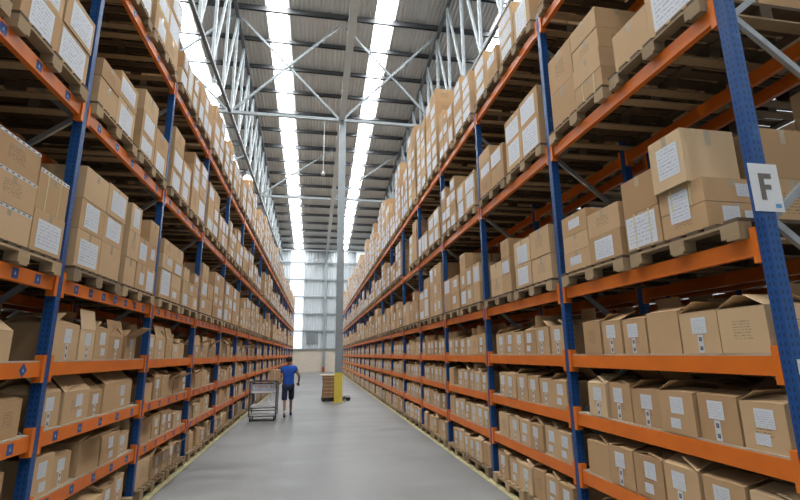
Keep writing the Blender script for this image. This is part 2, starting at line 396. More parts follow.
def rack(sx, xf, y0, k0, k1, label, detail_n, tags, zl=LEV, first=True):
    r = tag(empty('pallet_rack', (sx*xf, 0, 0)), label, 'pallet rack')
    for k in range(k0, k1+1): frame_parts(r, sx, y0+BAY*k, first and k <= detail_n)
    rest = MB(); nb = 0
    for k in range(k0, k1):
        ya, yb = y0+BAY*k, y0+BAY*(k+1)-POST_W
        for li, z in enumerate(zl):
            for front in (1, 0):
                xa = 0 if front else DEPTH-.075
                own = first and ((front and k < k0+14) or (not front and k < k0+4 and li >= 2 and nb < 16))
                if own:
                    if not front: nb += 1
                    b = MB(); beam_mesh(b, sx, xa, ya, yb, z)
                    det = front and k <= detail_n
                    if not det: conn_mesh(b, sx, xa, ya, ya+.045, z); conn_mesh(b, sx, xa, yb-.045, yb, z)
                    o = b.build('beam', r)
                    if det:
                        for (c0, c1) in ((ya, ya+.045), (yb-.045, yb)):
                            c = MB(); conn_mesh(c, sx, xa, c0, c1, z); c.build('beam_connector', o)
                        if tags and (li != 2 or k < 0):
                            nt = 2 if li == 2 else (7 if li == 3 else 5)
                            for t in range(nt):
                                yt = ya+.28+(yb-ya-.56)*t/(nt-1); c = MB(); xx = sx*(xa+.011); s_ = .04
                                dz = z-BH/2
                                if li == 2: q = [(xx, yt-s_*1.3, dz), (xx, yt, dz-s_*1.4), (xx, yt+s_*1.3, dz), (xx, yt, dz+s_*1.4)]
                                else: q = [(xx, yt-s_, dz-s_), (xx, yt+s_, dz-s_), (xx, yt+s_, dz+s_), (xx, yt-s_, dz+s_)]
                                c.face(q, M_tag); e = sx*(-.001)
                                c.face([(xx+e, yt-.012, dz-.012), (xx+e, yt+.012, dz-.012), (xx+e, yt, dz+.018)], M_tagw)
                                c.build('location_tag', o)['label'] = 'small blue location tag with pale arrow'
                else:
                    beam_mesh(rest, sx, xa, ya, yb, z); conn_mesh(rest, sx, xa, ya, ya+.045, z); conn_mesh(rest, sx, xa, yb-.045, yb, z)
            if li < 3 and first:
                b = MB(); xs = sorted((sx*.02, sx*(DEPTH-.02))); b.box((xs[0], ya+.05, z+.001), (xs[1], yb-.05, z+.014), M_board); b.build('shelf_board', r)
            elif li < 3:
                xs = sorted((sx*.02, sx*(DEPTH-.02))); rest.box((xs[0], ya+.05, z+.001), (xs[1], yb-.05, z+.014), M_board)
    o = rest.build('beam', r); o['kind'] = 'stuff'
    return r
NK = 19
rack_r = rack(1, XR, YR, 0, NK, 'long blue and orange pallet rack carrying the letter F sign', 4, False)
rack_l = rack(-1, XL, YL, -1, NK-1, 'long blue and orange pallet rack behind the worker and trolley', 3, True)
GAP = .28
rack(1, XR+DEPTH+GAP, YR, 0, NK, 'second pallet rack back to back with the letter F rack', 0, False, first=False)
rack(-1, XL+DEPTH+GAP, YL, -1, NK-1, 'second pallet rack back to back with the rack behind the trolley', 0, False, first=False)
# ---------------------------------------------------------------- cartons
# a record per carton: side, x (from the rack face, inwards), y0, y1, depth, z, h, kind, tone ...
SEALED, OPEN, PALLETS = [], [], []
def carton(lst, sx, xf, xa, xb, ya, yb, z, h, **k):
    d = dict(sx=sx, x0=sx*(xf+xa), x1=sx*(xf+xb), y0=ya, y1=yb, z=z, h=h, tone=k.pop('tone', None), **k)
    if d['tone'] is None: d['tone'] = min(1, max(0, RND.gauss(.5, .25)))
    if d['x0'] > d['x1']: d['x0'], d['x1'] = d['x1'], d['x0']
    lst.append(d); return d
def area(d):
    """share of the frame that the aisle face and the near face take, clipped"""
    xf = d['x0'] if d['sx'] > 0 else d['x1']
    tot = 0
    for pts in ([(xf, d['y0'], d['z']), (xf, d['y1'], d['z']), (xf, d['y1'], d['z']+d['h']), (xf, d['y0'], d['z']+d['h'])],
                [(d['x0'], d['y0'], d['z']), (d['x1'], d['y0'], d['z']), (d['x1'], d['y0'], d['z']+d['h']), (d['x0'], d['y0'], d['z']+d['h'])]):
        q = [project(p) for p in pts]
        if any(p is None for p in q): continue
        q = [(min(800, max(0, a)), min(500, max(0, c))) for a, c in q]
        s_ = abs(sum(q[i][0]*q[(i+1) % 4][1]-q[(i+1) % 4][0]*q[i][1] for i in range(4)))/2
        tot += s_*(1 if pts[0][0] == pts[1][0] else .35)
    return tot * d.get('vis', 1)
RACKN = {1: 'letter F rack', -1: 'rack behind trolley'}
def bayname(sx, k):
    return ORD[k+(sx < 0)]+' bay'
LVN = ['floor level', 'lowest shelf', 'second shelf', 'third shelf', 'lowest pallet beam', 'middle pallet beam', 'top pallet beam']
TIER = ['bottom', 'second', 'third', 'fourth', 'fifth', 'sixth', 'seventh', 'eighth', 'ninth', 'tenth', 'eleventh', 'twelfth']
def pallet(sx, xf, ya, z, k, li, slot, main=True, wy=1.05):
    PALLETS.append(dict(sx=sx, x0=min(sx*(xf-.045), sx*(xf+1.09)), x1=max(sx*(xf-.045), sx*(xf+1.09)), y0=ya, y1=ya+wy, z=z, h=.14, tone=RND.random(), k=k, li=li, slot=slot, vis=1 if main else .02))
def load(sx, xf, ya, z, cols, k, li, slot, main=True, deep=True, labp=.5, big=False):
    """cols: list of (width, [tier heights], label flags or None)"""
    y = ya
    for ci, (w, tiers, labs) in enumerate(cols):
        zz = z
        if labs and labs[0] == 'inset': y += .22; labs = labs[1:]
        for t, h in enumerate(tiers):
            lb = labs[t] if labs else (RND.random() < labp)
            j = RND.uniform(0, .012)
            if main and sx > 0 and li == 5: pass
            carton(SEALED, sx, xf, -.03+j, .47+j, y+.004, y+w-.006, zz+.001, h-.004, main=main, k=k, li=li, slot=slot, col=ci, tier=t, top=t == len(tiers)-1, ncol=len(cols), lab=lb, big=big or RND.random() < .35, vis=1 if main else .02, rot=RND.uniform(-.6, .6)*.01, strap=RND.random() < .12)
            if lb == 'A': SEALED[-1]['y0'] += .09; SEALED[-1]['x0'] -= .03; SEALED[-1]['x1'] -= .07
            zz += h
        if deep:
            zz = z; hh = sum(tiers)*RND.choice((1, 1, .75)); n = max(1, round(hh/.35))
            for t in range(n):
                carton(SEALED, sx, xf, .50, .98, y+.004, y+w-.006, zz+.001, hh/n-.004, main=False, k=k, li=li, slot=slot, col=ci, tier=t, top=0, ncol=2, lab=False, big=False, vis=.15 if main else .01, rot=0, strap=False); zz += hh/n
        y += w
def rand_cols(H, W=1.02):
    n = RND.choice((2, 2, 3)); ws = [W/n]*n
    if n == 2 and RND.random() < .5: d = RND.uniform(-.08, .08); ws = [W/2+d, W/2-d]
    th = RND.choice((.22, .25, .29, .33, .38))
    if H > 1.5: th = max(th, .27)
    out = []
    for w in ws:
        nt = max(1, round(H/th)); cut = RND.choice((0, 0, 0, 1, 1)) if nt > 2 else 0
        tt = [th*RND.uniform(.97, 1.0)]*(nt-cut)
        if RND.random() < .3 and len(tt) >= 2: tt = [tt[0]*2] + tt[2:] if tt[0]*2 < .6 else tt
        out.append((w, tt, None))
    return out
MANUAL = {
 (1, 0, 4, 0): [(.43, [.19, .18, .42], ['inset', 'side0', 'side', 'A']), (.42, [.31, .31], ['L', 0])],
 (1, 0, 4, 1): [(.50, [.26, .24], ['L', 0]), (.48, [.2, .18, .22], [1, 0, 1])],
 (1, 0, 5, 0): [(.5, [.4, .4, .3], ['L', 0, 0]), (.45, [.36], [0])],
 (1, 0, 5, 1): [(.46, [.21, .22, .22, .23], [0, 0, 0, 0]), (.5, [.43, .45], [0, 0])],
 (1, 1, 5, 0): [(.52, [.40, .40], ['L', 'L']), (.5, [.40, .38], ['L', 'L'])],
 (1, 1, 5, 1): [(.5, [.28, .28], [0, 'L']), (.5, [.28, .28, .2], [0, 'L', 0])],
 (1, 1, 4, 0): [(.5, [.30, .34], [0, 0]), (.48, [.3, .32], ['L', 'L'])],
 (1, 1, 4, 1): [(.3, [.26, .24, .26], [0, 'L', 0]), (.45, [.25, .24], [0, 0])],
 (-1, -1, 4, 0): [(.5, [.26, .26, .26], ['E', 'E', 'E']), (.5, [.26, .26, .26], ['E', 'E', 'E'])],
 (-1, -1, 4, 1): [(.56, [.255, .255, .265], ['E', 'E', 'E']), (.46, [.34, .34], ['L', 'E'])],
 (-1, 0, 4, 0): [(.50, [.36, .3, .32], ['L', 'L', 0]), (.5, [.36, .3, .34], [0, 'L', 'L'])],
 (-1, -1, 5, 1): [(.52, [.34, .34], [1, 'L']), (.5, [.34, .34], ['L', 'L'])],
 (-1, 0, 5, 0): [(.44, [.3, .2], [0, 0]), (.5, [.35, .3], ['L', 'L'])],
}
def height(sx, li, k):
    if li == 4: return RND.uniform(.65, 1.2)
    if li == 5: return RND.uniform(.55, 1.15)
    if sx > 0: return (.95, .8, 1.2, 1.95)[k] if k < 4 else RND.choice((RND.uniform(1.2, 1.6), RND.uniform(1.9, 2.2), 2.05))
    return (1.4 if k < 1 else .62) if k < 2 else (RND.uniform(.8, 1.0) if k < 4 else RND.uniform(1.0, 1.6))
for sx, xf, y0, k1 in ((1, XR, YR, NK), (-1, XL, YL, NK-1)):
    for k in range(-1 if sx < 0 else 0, k1):
        ya, yb = y0+BAY*k, y0+BAY*(k+1)-POST_W
        for li in (4, 5, 6):
            z = LEV[li-1]+.001
            for slot in (0, 1):
                py = ya+.07+slot*1.14
                if k > 3 and RND.random() < .03: continue
                pallet(sx, xf, py, z, k, li, slot)
                c = MANUAL.get((sx, k, li, slot)) or rand_cols(height(sx, li, k))
                load(sx, xf, py+.015, z+.141, c, k, li, slot, labp=(.55, .75, .8)[li-4], big=li > 4)
            # back-to-back rack
            for slot in (0, 1):
                if li == 4 and k in (0,) and sx > 0: pass
                py = ya+.07+slot*1.14; xb = xf+DEPTH+GAP
                pallet(sx, xb, py, z, k, li, slot, False)
                load(sx, xb, py+.015, z+.141, rand_cols(RND.uniform(1.2, 1.34) if li < 6 else 1.2), k, li, slot, main=False, deep=False, labp=.3)
        # picking shelves: open-topped cartons side by side, and a rear row
        for li in (0, 1, 2, 3):
            z = (LEV[li-1]+.015) if li else .142
            hm = .30 if li else .31
            rows = ((0, .0, .42, 1), (1, .50, .92, .3))
            if li == 0:
                for slot in (0, 1): pallet(sx, xf, ya+.07+slot*1.14, .001, k, 0, slot)
            for row, xa, xb, vis in rows:
                y = ya+.06+(.02 if li == 0 else 0); n = 0
                while y < yb-.3:
                    w = RND.uniform(.29, .36) if sx > 0 else RND.choice((RND.uniform(.27, .36), RND.uniform(.3, .36), RND.uniform(.42, .55)))
                    if y+w > yb-.06: break
                    if RND.random() < (.05 if sx > 0 else .12): y += RND.uniform(.08, .3); continue
                    h = hm*RND.uniform(.93, 1.06) if sx > 0 else hm*RND.uniform(.72, 1.08)
                    if row: h *= RND.uniform(.95, 1.15)
                    h = min(h, .335)
                    jx = RND.uniform(0, .03)+(.03 if sx < 0 else .01)-(.03 if li == 0 else 0)
                    fl = [RND.choice((6, 8, 12, 16, 24)), RND.choice((10, 20, 70, 88)), RND.choice((6, 12, 30, 100)), RND.choice((6, 12, 30, 100))]
                    if sx < 0: fl[0] = RND.choice((8, 12, 20, 40, 75, 80, 150))
                    if row: fl[0] = min(fl[0], 75)
                    carton(OPEN, sx, xf, xa+jx, xb+jx, y, y+w-.016, z, h, k=k, li=li, row=row, n=n, vis=vis, flaps=fl, rot=RND.uniform(-1, 1)*(.010 if sx > 0 else .014), lab=RND.choice((0, 1, 1, 1, 2, 2) if sx > 0 else (0, 0, 1, 1, 2)), maxz=(LEV[li]-BH-.01) if li < 6 else 99)
                    y += w + RND.uniform(0, .012); n += 1
        for li in (0, 1, 2, 3):   # the rack behind, its shelves
            z = (LEV[li-1]+.015) if li else .002; y = ya+.08
            while y < yb-.45:
                w = RND.uniform(.35, .5); h = RND.uniform(.36, .41) if li else RND.uniform(.48, .53)
                if RND.random() < .85: carton(SEALED, sx, xf+DEPTH+GAP, .0, .45, y, y+w-.02, z, h, main=False, k=k, li=li, slot=0, col=0, tier=0, top=0, ncol=1, lab=RND.random() < .3, big=False, vis=.02, rot=0, strap=False)
                y += w
def uvq(u0=0, v0=0, u1=1, v1=1): return [(u0, v0), (u1, v0), (u1, v1), (u0, v1)]
def sheet(b, d, T, ya, yb, za, zb, m, face='aisle', off=.002):
    """flat paper stuck on a face of the carton; T maps carton space to mesh space"""
    sx = d['sx']; hx = (d['x1']-d['x0'])/2; hy = (d['y1']-d['y0'])/2
    if face == 'aisle':
        x = -sx*(hx+off); q = [(x, ya, za), (x, yb, za), (x, yb, zb), (x, ya, zb)]
        if sx > 0: q = [q[1], q[0], q[3], q[2]]
    else:
        y = -(hy+off); q = [(ya, y, za), (yb, y, za), (yb, y, zb), (ya, y, zb)]
    t = d['tone']
    b.face([T @ Vector(p) for p in q], m, (t*13.7) % 1, uvq())
def labels_for(d):
    """list of (face, a0, a1, z0, z1, material)"""
    h = d['h']; hy = (d['y1']-d['y0'])/2; rr = random.Random(int(d['y0']*1000)+int(d['z']*7777)); out = []
    L = d['lab']
    if L in (0, None, False): return out
    if L == 'E': return [('aisle', -hy*.98, hy*.98, h*.9, h*.995, M_tapeh), ('near', .1, .12, h*.8, h*.9, M_tape)]
    if L == 'A': return [('aisle', -hy*.75, hy*.55, h*.2, h*.8, M_paperb)]
    if L == 'side0': return [('near', -.12, .02, h*.2, h*.85, M_paper), ('near', .06, .2, h*.2, h*.7, M_paper)]
    if L == 'side': return [('aisle', -hy*.35, hy*.55, -.09, h*.8, M_paperb), ('near', .02, .2, h*.25, h*.8, M_paper)]
    if L == 'L' or d.get('big'):
        c = rr.uniform(-.1, .1)*hy; w = hy*rr.uniform(.55, .85); return [('aisle', max(-hy*.96, c-w), min(hy*.96, c+w), h*rr.uniform(.04, .2), h*rr.uniform(.75, .97), M_paperb)]
    c = rr.uniform(-.25, .3)*hy; w = min(hy*.45, .11); z0 = h*rr.uniform(.2, .4)
    return [('aisle', c-w, c+w, z0, z0+h*.45, M_paper)]
def sealed_body(b, d, T):
    hx = (d['x1']-d['x0'])/2; hy = (d['y1']-d['y0'])/2
    b.box((-hx, -hy, 0), (hx, hy, d['h']), M_card, d['tone'], T=T)
def TM(d):
    return Matrix.Translation(((d['x0']+d['x1'])/2, (d['y0']+d['y1'])/2, d['z'])) @ Matrix.Rotation(d['rot'], 4, 'Z')
I4 = Matrix.Identity(4)
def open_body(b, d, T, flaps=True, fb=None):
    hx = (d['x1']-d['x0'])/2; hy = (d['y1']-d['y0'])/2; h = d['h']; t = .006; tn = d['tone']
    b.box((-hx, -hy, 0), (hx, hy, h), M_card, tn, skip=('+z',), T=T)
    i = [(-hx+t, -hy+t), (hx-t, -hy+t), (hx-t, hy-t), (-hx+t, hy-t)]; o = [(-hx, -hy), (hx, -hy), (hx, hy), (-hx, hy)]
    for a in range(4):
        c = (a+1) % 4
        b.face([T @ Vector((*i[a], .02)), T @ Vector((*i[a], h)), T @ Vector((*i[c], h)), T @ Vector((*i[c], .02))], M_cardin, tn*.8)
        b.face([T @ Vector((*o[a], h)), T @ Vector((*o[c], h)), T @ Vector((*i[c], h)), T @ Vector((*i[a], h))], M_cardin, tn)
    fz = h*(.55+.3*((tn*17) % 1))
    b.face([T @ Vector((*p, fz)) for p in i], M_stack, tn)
def flap(b, d, T, which):
    """which: 0 aisle side, 1 rear, 2 near, 3 far; angle 0 closed, 90 upright, 180 folded out"""
    hx = (d['x1']-d['x0'])/2; hy = (d['y1']-d['y0'])/2; h = d['h']; sx = d['sx']
    a = math.radians(d['flaps'][which]); ln = (hx if which < 2 else hy)*.94
    room = d['maxz']-(d['z']+h)-.01
    if math.sin(a)*ln > room: a = math.asin(max(.02, min(1, room/ln))) if a < PI/2 else PI-math.asin(max(.02, min(1, room/ln)))
    if which >= 2 and a < .3: a = .03
    if which < 2: a = max(a, .09)
    if a > PI/2 and which >= 2: a = PI/2*.98 if room > ln else .2
    dx, dz = math.cos(a)*ln, math.sin(a)*ln
    if which < 2:
        s_ = -sx if which == 0 else sx; X0 = s_*hx
        q = [(X0, -hy, h+.001), (X0, hy, h+.001), (X0-s_*dx, hy*.985, h+.001+dz), (X0-s_*dx, -hy*.985, h+.001+dz)]
    else:
        s_ = -1 if which == 2 else 1; Y0 = s_*hy
        q = [(-hx, Y0, h+.001), (hx, Y0, h+.001), (hx*.97, Y0-s_*dx, h+.001+dz), (-hx*.97, Y0-s_*dx, h+.001+dz)]
    n = Vector(q[1])-Vector(q[0]); n = n.cross(Vector(q[3])-Vector(q[0])).normalized()*.003
    if n.z < 0: n = -n
    lo = [T @ Vector(p) for p in q]; up = [T @ (Vector(p)+n) for p in q]
    b.hexa([lo[0], lo[1], lo[3], lo[2], up[0], up[1], up[3], up[2]], M_card if which != 1 else M_cardin, d['tone'])
def open_labels(d):
    h = d['h']; hy = (d['y1']-d['y0'])/2; L = d['lab']; rr = random.Random(int(d['y0']*1000)+int(d['z']*999)); out = []
    if d['row'] or not L: return out
    c = rr.uniform(-.15, .2)*hy
    out.append(('paper', c-.065, c+.065, h*.48, h*.88))
    if L == 2: out.append(('paper', c-.02, c+.08, h*.12, h*.36))
    else: out.append(('tape', c-.025, c+.025, h*.02, h*.46))
    return out
SEALED.sort(key=area, reverse=True); OPEN.sort(key=area, reverse=True); PALLETS.sort(key=area, reverse=True)
NI = 300
def near(d): return d['_i']
for i, d in enumerate(SEALED[:NI]):
    hx = (d['x1']-d['x0'])/2; hy = (d['y1']-d['y0'])/2
    b = MB(); sealed_body(b, d, I4); o = b.build('sealed_carton', None, ((d['x0']+d['x1'])/2, (d['y0']+d['y1'])/2, d['z']), d['rot'])
    tone = 'pale' if d['tone'] > .68 else ('dark' if d['tone'] < .3 else 'tan')
    ls = labels_for(d)
    adj = (' with paper sheet' if any(q[5] is M_paperb for q in ls) else (' with small label' if ls else ' without label'))
    col = ('near', 'far')[d['col']] if d['ncol'] == 2 else ('near', 'centre', 'far')[d['col']]
    if d['main'] is False: lab = f"carton behind {col} stack, {TIER[d['tier']]} up, {('near','far')[d['slot']]} pallet, {LVN[d['li']]}, {bayname(d['sx'],d['k'])}, {RACKN[d['sx']]}"
    else: lab = f"{tone} carton, {TIER[d['tier']]} up, {col} stack, {('near','far')[d['slot']]} pallet, {LVN[d['li']]}, {bayname(d['sx'],d['k'])}, {RACKN[d['sx']]}"
    tag(o, lab, 'box', f"sealed cartons on the {LVN[d['li']]} of the {RACKN[d['sx']]}")
    for (fc, a0, a1, z0, z1, mt) in ls:
        c = MB(); sheet(c, d, I4, a0, a1, z0, z1, mt, fc); c.build('shipping_label', o)
    # clear tape along the top seam, down both ends
    c = MB(); w = .024
    if d['top'] or i < 90:
        s_ = -d['sx']; X = s_*hx; e = s_*.0015; hh = d['h']
        c.face([(X+e, -w, hh*.72), (X+e, w, hh*.72), (X+e, w, hh), (X+e, -w, hh)], M_ptape)
        c.face([(-w+.0, -hy-.0015, hh*.7), (w, -hy-.0015, hh*.7), (w, -hy-.0015, hh), (-w, -hy-.0015, hh)], M_ptape)
        c.face([(X, -w, hh+.001), (X, w, hh+.001), (-X, w, hh+.001), (-X, -w, hh+.001)], M_ptape)
        c.build('tape', o)
    if d['strap'] and i < 150:
        for f_ in (-.45, .4):
            c = MB(); yy = hy*f_; q = .003
            for (x0_, x1_, z0_, z1_) in ((-hx-q, -hx, 0, d['h']), (hx, hx+q, 0, d['h']), (-hx-q, hx+q, d['h'], d['h']+.002)):
                c.box((x0_, yy-.006, z0_), (x1_, yy+.006, z1_), M_strap)
            c.build('strap', o)
b = MB()
for d in SEALED[NI:]:
    T = TM(d); sealed_body(b, d, T)
    for (fc, a0, a1, z0, z1, mt) in labels_for(d): sheet(b, d, T, a0, a1, z0, z1, mt, fc, .004)
tag(b.build('sealed_carton'), 'mass of sealed cartons stacked on pallets farther along all the racks', 'boxes', kind='stuff')
for i, d in enumerate(OPEN[:NI]):
    b = MB(); open_body(b, d, I4)
    loc = ((d['x0']+d['x1'])/2, (d['y0']+d['y1'])/2, d['z'])
    if i >= 130:
        for w_ in range(4): flap(b, d, I4, w_)
    o = b.build('open_carton', None, loc, d['rot'])
    rowt = 'front row' if d['row'] == 0 else 'rear row'
    pl = '' if d['li'] else ' pallets'
    lab = f"open carton, {ORD[d['n']]} from near post, {rowt}, {LVN[d['li']]}{pl}, {bayname(d['sx'],d['k'])}, {RACKN[d['sx']]}"
    tag(o, lab, 'box', f"open cartons on the {LVN[d['li']]} of the {RACKN[d['sx']]}")
    if i < 130:
        for w_ in range(4):
            c = MB(); flap(c, d, I4, w_); c.build('flap', o)
    for (kd, a0, a1, z0, z1) in open_labels(d):
        c = MB(); sheet(c, d, I4, a0, a1, z0, z1, M_paper if kd == 'paper' else M_tape); c.build('shipping_label' if kd == 'paper' else 'printed_tape', o)
b = MB()
for d in OPEN[NI:]:
    T = TM(d); open_body(b, d, T)
    for w_ in range(4): flap(b, d, T, w_)
    for (kd, a0, a1, z0, z1) in open_labels(d): sheet(b, d, T, a0, a1, z0, z1, M_paper if kd == 'paper' else M_tape, off=.004)
tag(b.build('open_carton'), 'mass of open cartons on shelves and floor pallets farther along both racks', 'boxes', kind='stuff')
# ---------------------------------------------------------------- pallets
def pallet_pieces(d):
    """(name, boxes) of one pallet, local to its base centre; blocks carry stringers and a slatted deck"""
    hx = (d['x1']-d['x0'])/2; hy = (d['y1']-d['y0'])/2; P = []
    for cx in (-hx+.05, 0, hx-.05):
        for cy in (-hy+.07, 0, hy-.07): P.append(('block', [((cx-.05, cy-.07, .016), (cx+.05, cy+.07, .094))]))
    for cy in (-hy+.05, 0, hy-.05): P.append(('bottom_board', [((-hx, cy-.05, 0), (hx, cy+.05, .016))]))
    deck = [((cx-.05, -hy, .094), (cx+.05, hy, .112)) for cx in (-hx+.05, 0, hx-.05)]
    n = 7; w = .105
    for j in range(n):
        cy = -hy+w/2+(2*hy-w)*j/(n-1); deck.append(((-hx, cy-w/2, .112), (hx, cy+w/2, .138)))
    P.append(('deck', deck)); return P
NP_ = 260
def pm(d, a, c):   # shade painted in: raised deck boards and inner blocks take the darker wood
    if c[2] > .11 and c[0]-a[0] > .5: return M_pal if d['li'] == 0 else M_pal_shade
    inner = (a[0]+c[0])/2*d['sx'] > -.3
    return M_pal_shade if inner and c[0]-a[0] < .5 else M_pal
for i, d in enumerate(PALLETS[:NP_]):
    loc = ((d['x0']+d['x1'])/2, (d['y0']+d['y1'])/2, d['z']); rz = (d['tone']-.5)*.016
    where = 'floor' if d['li'] == 0 else LVN[d['li']]
    lab = f"wooden pallet, {('near','far')[d['slot']]} half of bay, {where}, {bayname(d['sx'],d['k'])}, {RACKN[d['sx']]}"
    if i < 44:
        r = empty('wooden_pallet', loc, rz=rz)
        for nm, bs in pallet_pieces(d):
            b = MB()
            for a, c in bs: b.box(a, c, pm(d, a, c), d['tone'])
            b.build(nm, r)
    else:
        b = MB()
        for nm, bs in pallet_pieces(d):
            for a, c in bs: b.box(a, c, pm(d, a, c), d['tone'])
        r = b.build('wooden_pallet', None, loc, rz)
    tag(r, lab, 'pallet', f"wooden pallets on the {where} of the {RACKN[d['sx']]}")
b = MB()
for d in PALLETS[NP_:]:
    T = Matrix.Translation(((d['x0']+d['x1'])/2, (d['y0']+d['y1'])/2, d['z']))
    for nm, bs in pallet_pieces(d):
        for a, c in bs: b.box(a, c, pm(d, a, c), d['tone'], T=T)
tag(b.build('wooden_pallet'), 'wooden pallets far along and behind the racks', 'pallets', kind='stuff')
# ---------------------------------------------------------------- letter F sign and post label
r = tag(empty('rack_sign', (2.70, YR-POST_W-.004, 2.66)), 'white placard with a grey letter F on the blue post', 'sign')
b = MB(); b.box((-.105, -.004, 0), (.105, 0, .31), M_white); b.build('placard', r)
b = MB(); F = [(-.045, .085), (-.012, .085), (-.012, .145), (.035, .145), (.035, .172), (-.012, .172), (-.012, .215), (.047, .215), (.047, .245), (-.045, .245)]
for x0, x1, z0, z1 in ((-.045, -.010, .075, .245), (-.010, .047, .213, .245), (-.010, .036, .143, .172)):
    b.box((x0, -.0065, z0), (x1, -.0045, z1), M_fgrey)
tag(b.build('letter_f', r), 'grey-brown letter F')
b = MB(); b.box((.045, -.006, .025), (.085, -.0045, .05), M_lblue); tag(b.build('corner_mark', r), 'small light blue mark')
b = MB(); b.box((-.03, -.004, 0), (.045, 0, .085), M_paper)
r = tag(b.build('post_label', None, (2.71, YR-POST_W-.004, 1.70)), 'small white printed label on the blue post below the letter F sign', 'label')
# ---------------------------------------------------------------- stack on black pallet behind the column
r = empty('plastic_pallet', (.86, 20.25, 0)); tag(r, 'black plastic pallet on the floor behind the yellow-based column', 'pallet')
b = MB()
for x in (-.5, -.25, 0, .25, .5): b.box((x-.09, -.5, .1), (x+.09, .5, .13), M_black)
for y in (-.45, 0, .45): b.box((-.58, y-.05, .07), (.58, y+.05, .1), M_black)
b.build('deck', r)
for x in (-.5, 0, .5):
    for y in (-.45, 0, .45): b = MB(); b.box((x-.07, y-.05, 0), (x+.07, y+.05, .07), M_black); b.build('foot', r)
for i in range(6):
    for j in range(2):
        b = MB(); b.box((-.3, -.23, 0), (.3, .23, .143), M_stack, .4); o = b.build('flat_carton', None, (.62+RND.uniform(-.015, .015), 20.0+.49*j, .131+i*.145), 0)
        tag(o, f"brown flat carton, {TIER[i]} from bottom in the {('near','far')[j]} stack by the column", 'box', 'flat cartons stacked behind the column')
        c = MB(); c.face([(-.3, -.231, .05), (.3, -.231, .05), (.3, -.231, .075), (-.3, -.231, .075)], M_ptape); c.build('tape', o)
b = MB(); b.box((-.42, -.5, 0), (.36, .5, .02), M_board); tag(b.build('wooden_board', None, (.62, 20.25, 1.003)), 'pale board lying on the flat cartons behind the column', 'board')
# ---------------------------------------------------------------- trolley
cx, cy = -1.47, 14.75
r = tag(empty('cage_trolley', (cx, cy, 0)), 'grey wire trolley with white shelves beside the worker in blue', 'trolley')
w, dp = .37, .34
for sx_ in (-1, 1):
    for sy in (-1, 1):
        b = MB(); b.bar((sx_*w, sy*dp, .13), (sx_*w, sy*dp, 1.12), .035, .035, M_dsteel, up=(1, 0, 0)); b.build('post', r)
        c = MB(); c.tube((sx_*w*.9-.015, sy*dp*.9, .055), (sx_*w*.9+.015, sy*dp*.9, .055), .055, M_black, 12); o = c.build('caster', r)
        c = MB(); c.box((sx_*w*.9-.022, sy*dp*.9-.02, .05), (sx_*w*.9-.017, sy*dp*.9+.02, .12), M_galv); c.box((sx_*w*.9+.017, sy*dp*.9-.02, .05), (sx_*w*.9+.022, sy*dp*.9+.02, .12), M_galv); c.box((sx_*w*.9-.03, sy*dp*.9-.03, .115), (sx_*w*.9+.03, sy*dp*.9+.03, .13), M_galv); c.build('caster_fork', o)
b = MB()
for z in (.14, .30, 1.1):
    for s_ in (-1, 1):
        b.bar((-w, s_*dp, z), (w, s_*dp, z), .028, .028, M_dsteel); b.bar((s_*w, -dp, z), (s_*w, dp, z), .028, .028, M_dsteel)
b.build('frame', r)
for z in (.155, .40, .80):
    b = MB(); b.box((-w+.03, -dp+.01, z), (w-.03, dp-.03, z+.02), M_white); b.box((-w+.06, -dp-.005, z-.02), (w-.12, -dp+.009, z+.03), M_white); b.build('shelf', r)
b = MB()
for i in range(1, 12): b.bar((-w+i*.062, dp, .3), (-w+i*.062, dp, 1.1), .006, .006, M_galv, up=(1, 0, 0))
for z in (.5, .7, .9): b.bar((-w, dp, z), (w, dp, z), .006, .006, M_galv)
for s_ in (-1, 1):
    for i in range(1, 8): b.bar((s_*w, -dp+i*.085, .3), (s_*w, -dp+i*.085, 1.1), .006, .006, M_galv, up=(1, 0, 0))
b.build('wire_mesh', r)
r2 = empty('plastic_crate', (cx-.02, cy-.03, .822)); tag(r2, 'light grey slotted crate on the top shelf of the wire trolley', 'crate')
b = MB()
for y in (-.27, .27):
    b.box((-.3, y-.01, 0), (.3, y+.01, .07), M_crate); b.box((-.3, y-.01, .15), (.3, y+.01, .21), M_crate)
    for i in range(6): b.box((-.3+i*.116, y-.01, .07), (-.28+i*.116, y+.01, .15), M_crate)
for x in (-.3, .3): b.box((x-.01, -.26, 0), (x+.01, .26, .21), M_crate)
b.box((-.29, -.26, 0), (.29, .26, .012), M_crate)
b.build('crate_body', r2)
b = MB(); b.box((-.31, -.285, .211), (.31, -.262, .235), M_black); b.build('rim', r2)['label'] = 'dark rim'
b = MB(); d = dict(x0=0, x1=.34, y0=0, y1=.5, h=.30, tone=.35, sx=1)
b.box((-.14, -.25, 0), (.14, .25, .30), M_card, .2); o = b.build('handheld_carton', None, (cx+.29, cy+.06, 1.12), 0)
tag(o, 'brown carton on top of the wire trolley under the hand of the worker', 'box')
c = MB(); c.face([(-.03, -.252, 0), (.03, -.252, 0), (.03, -.252, .3), (-.03, -.252, .3)], M_ptape); c.build('tape', o)
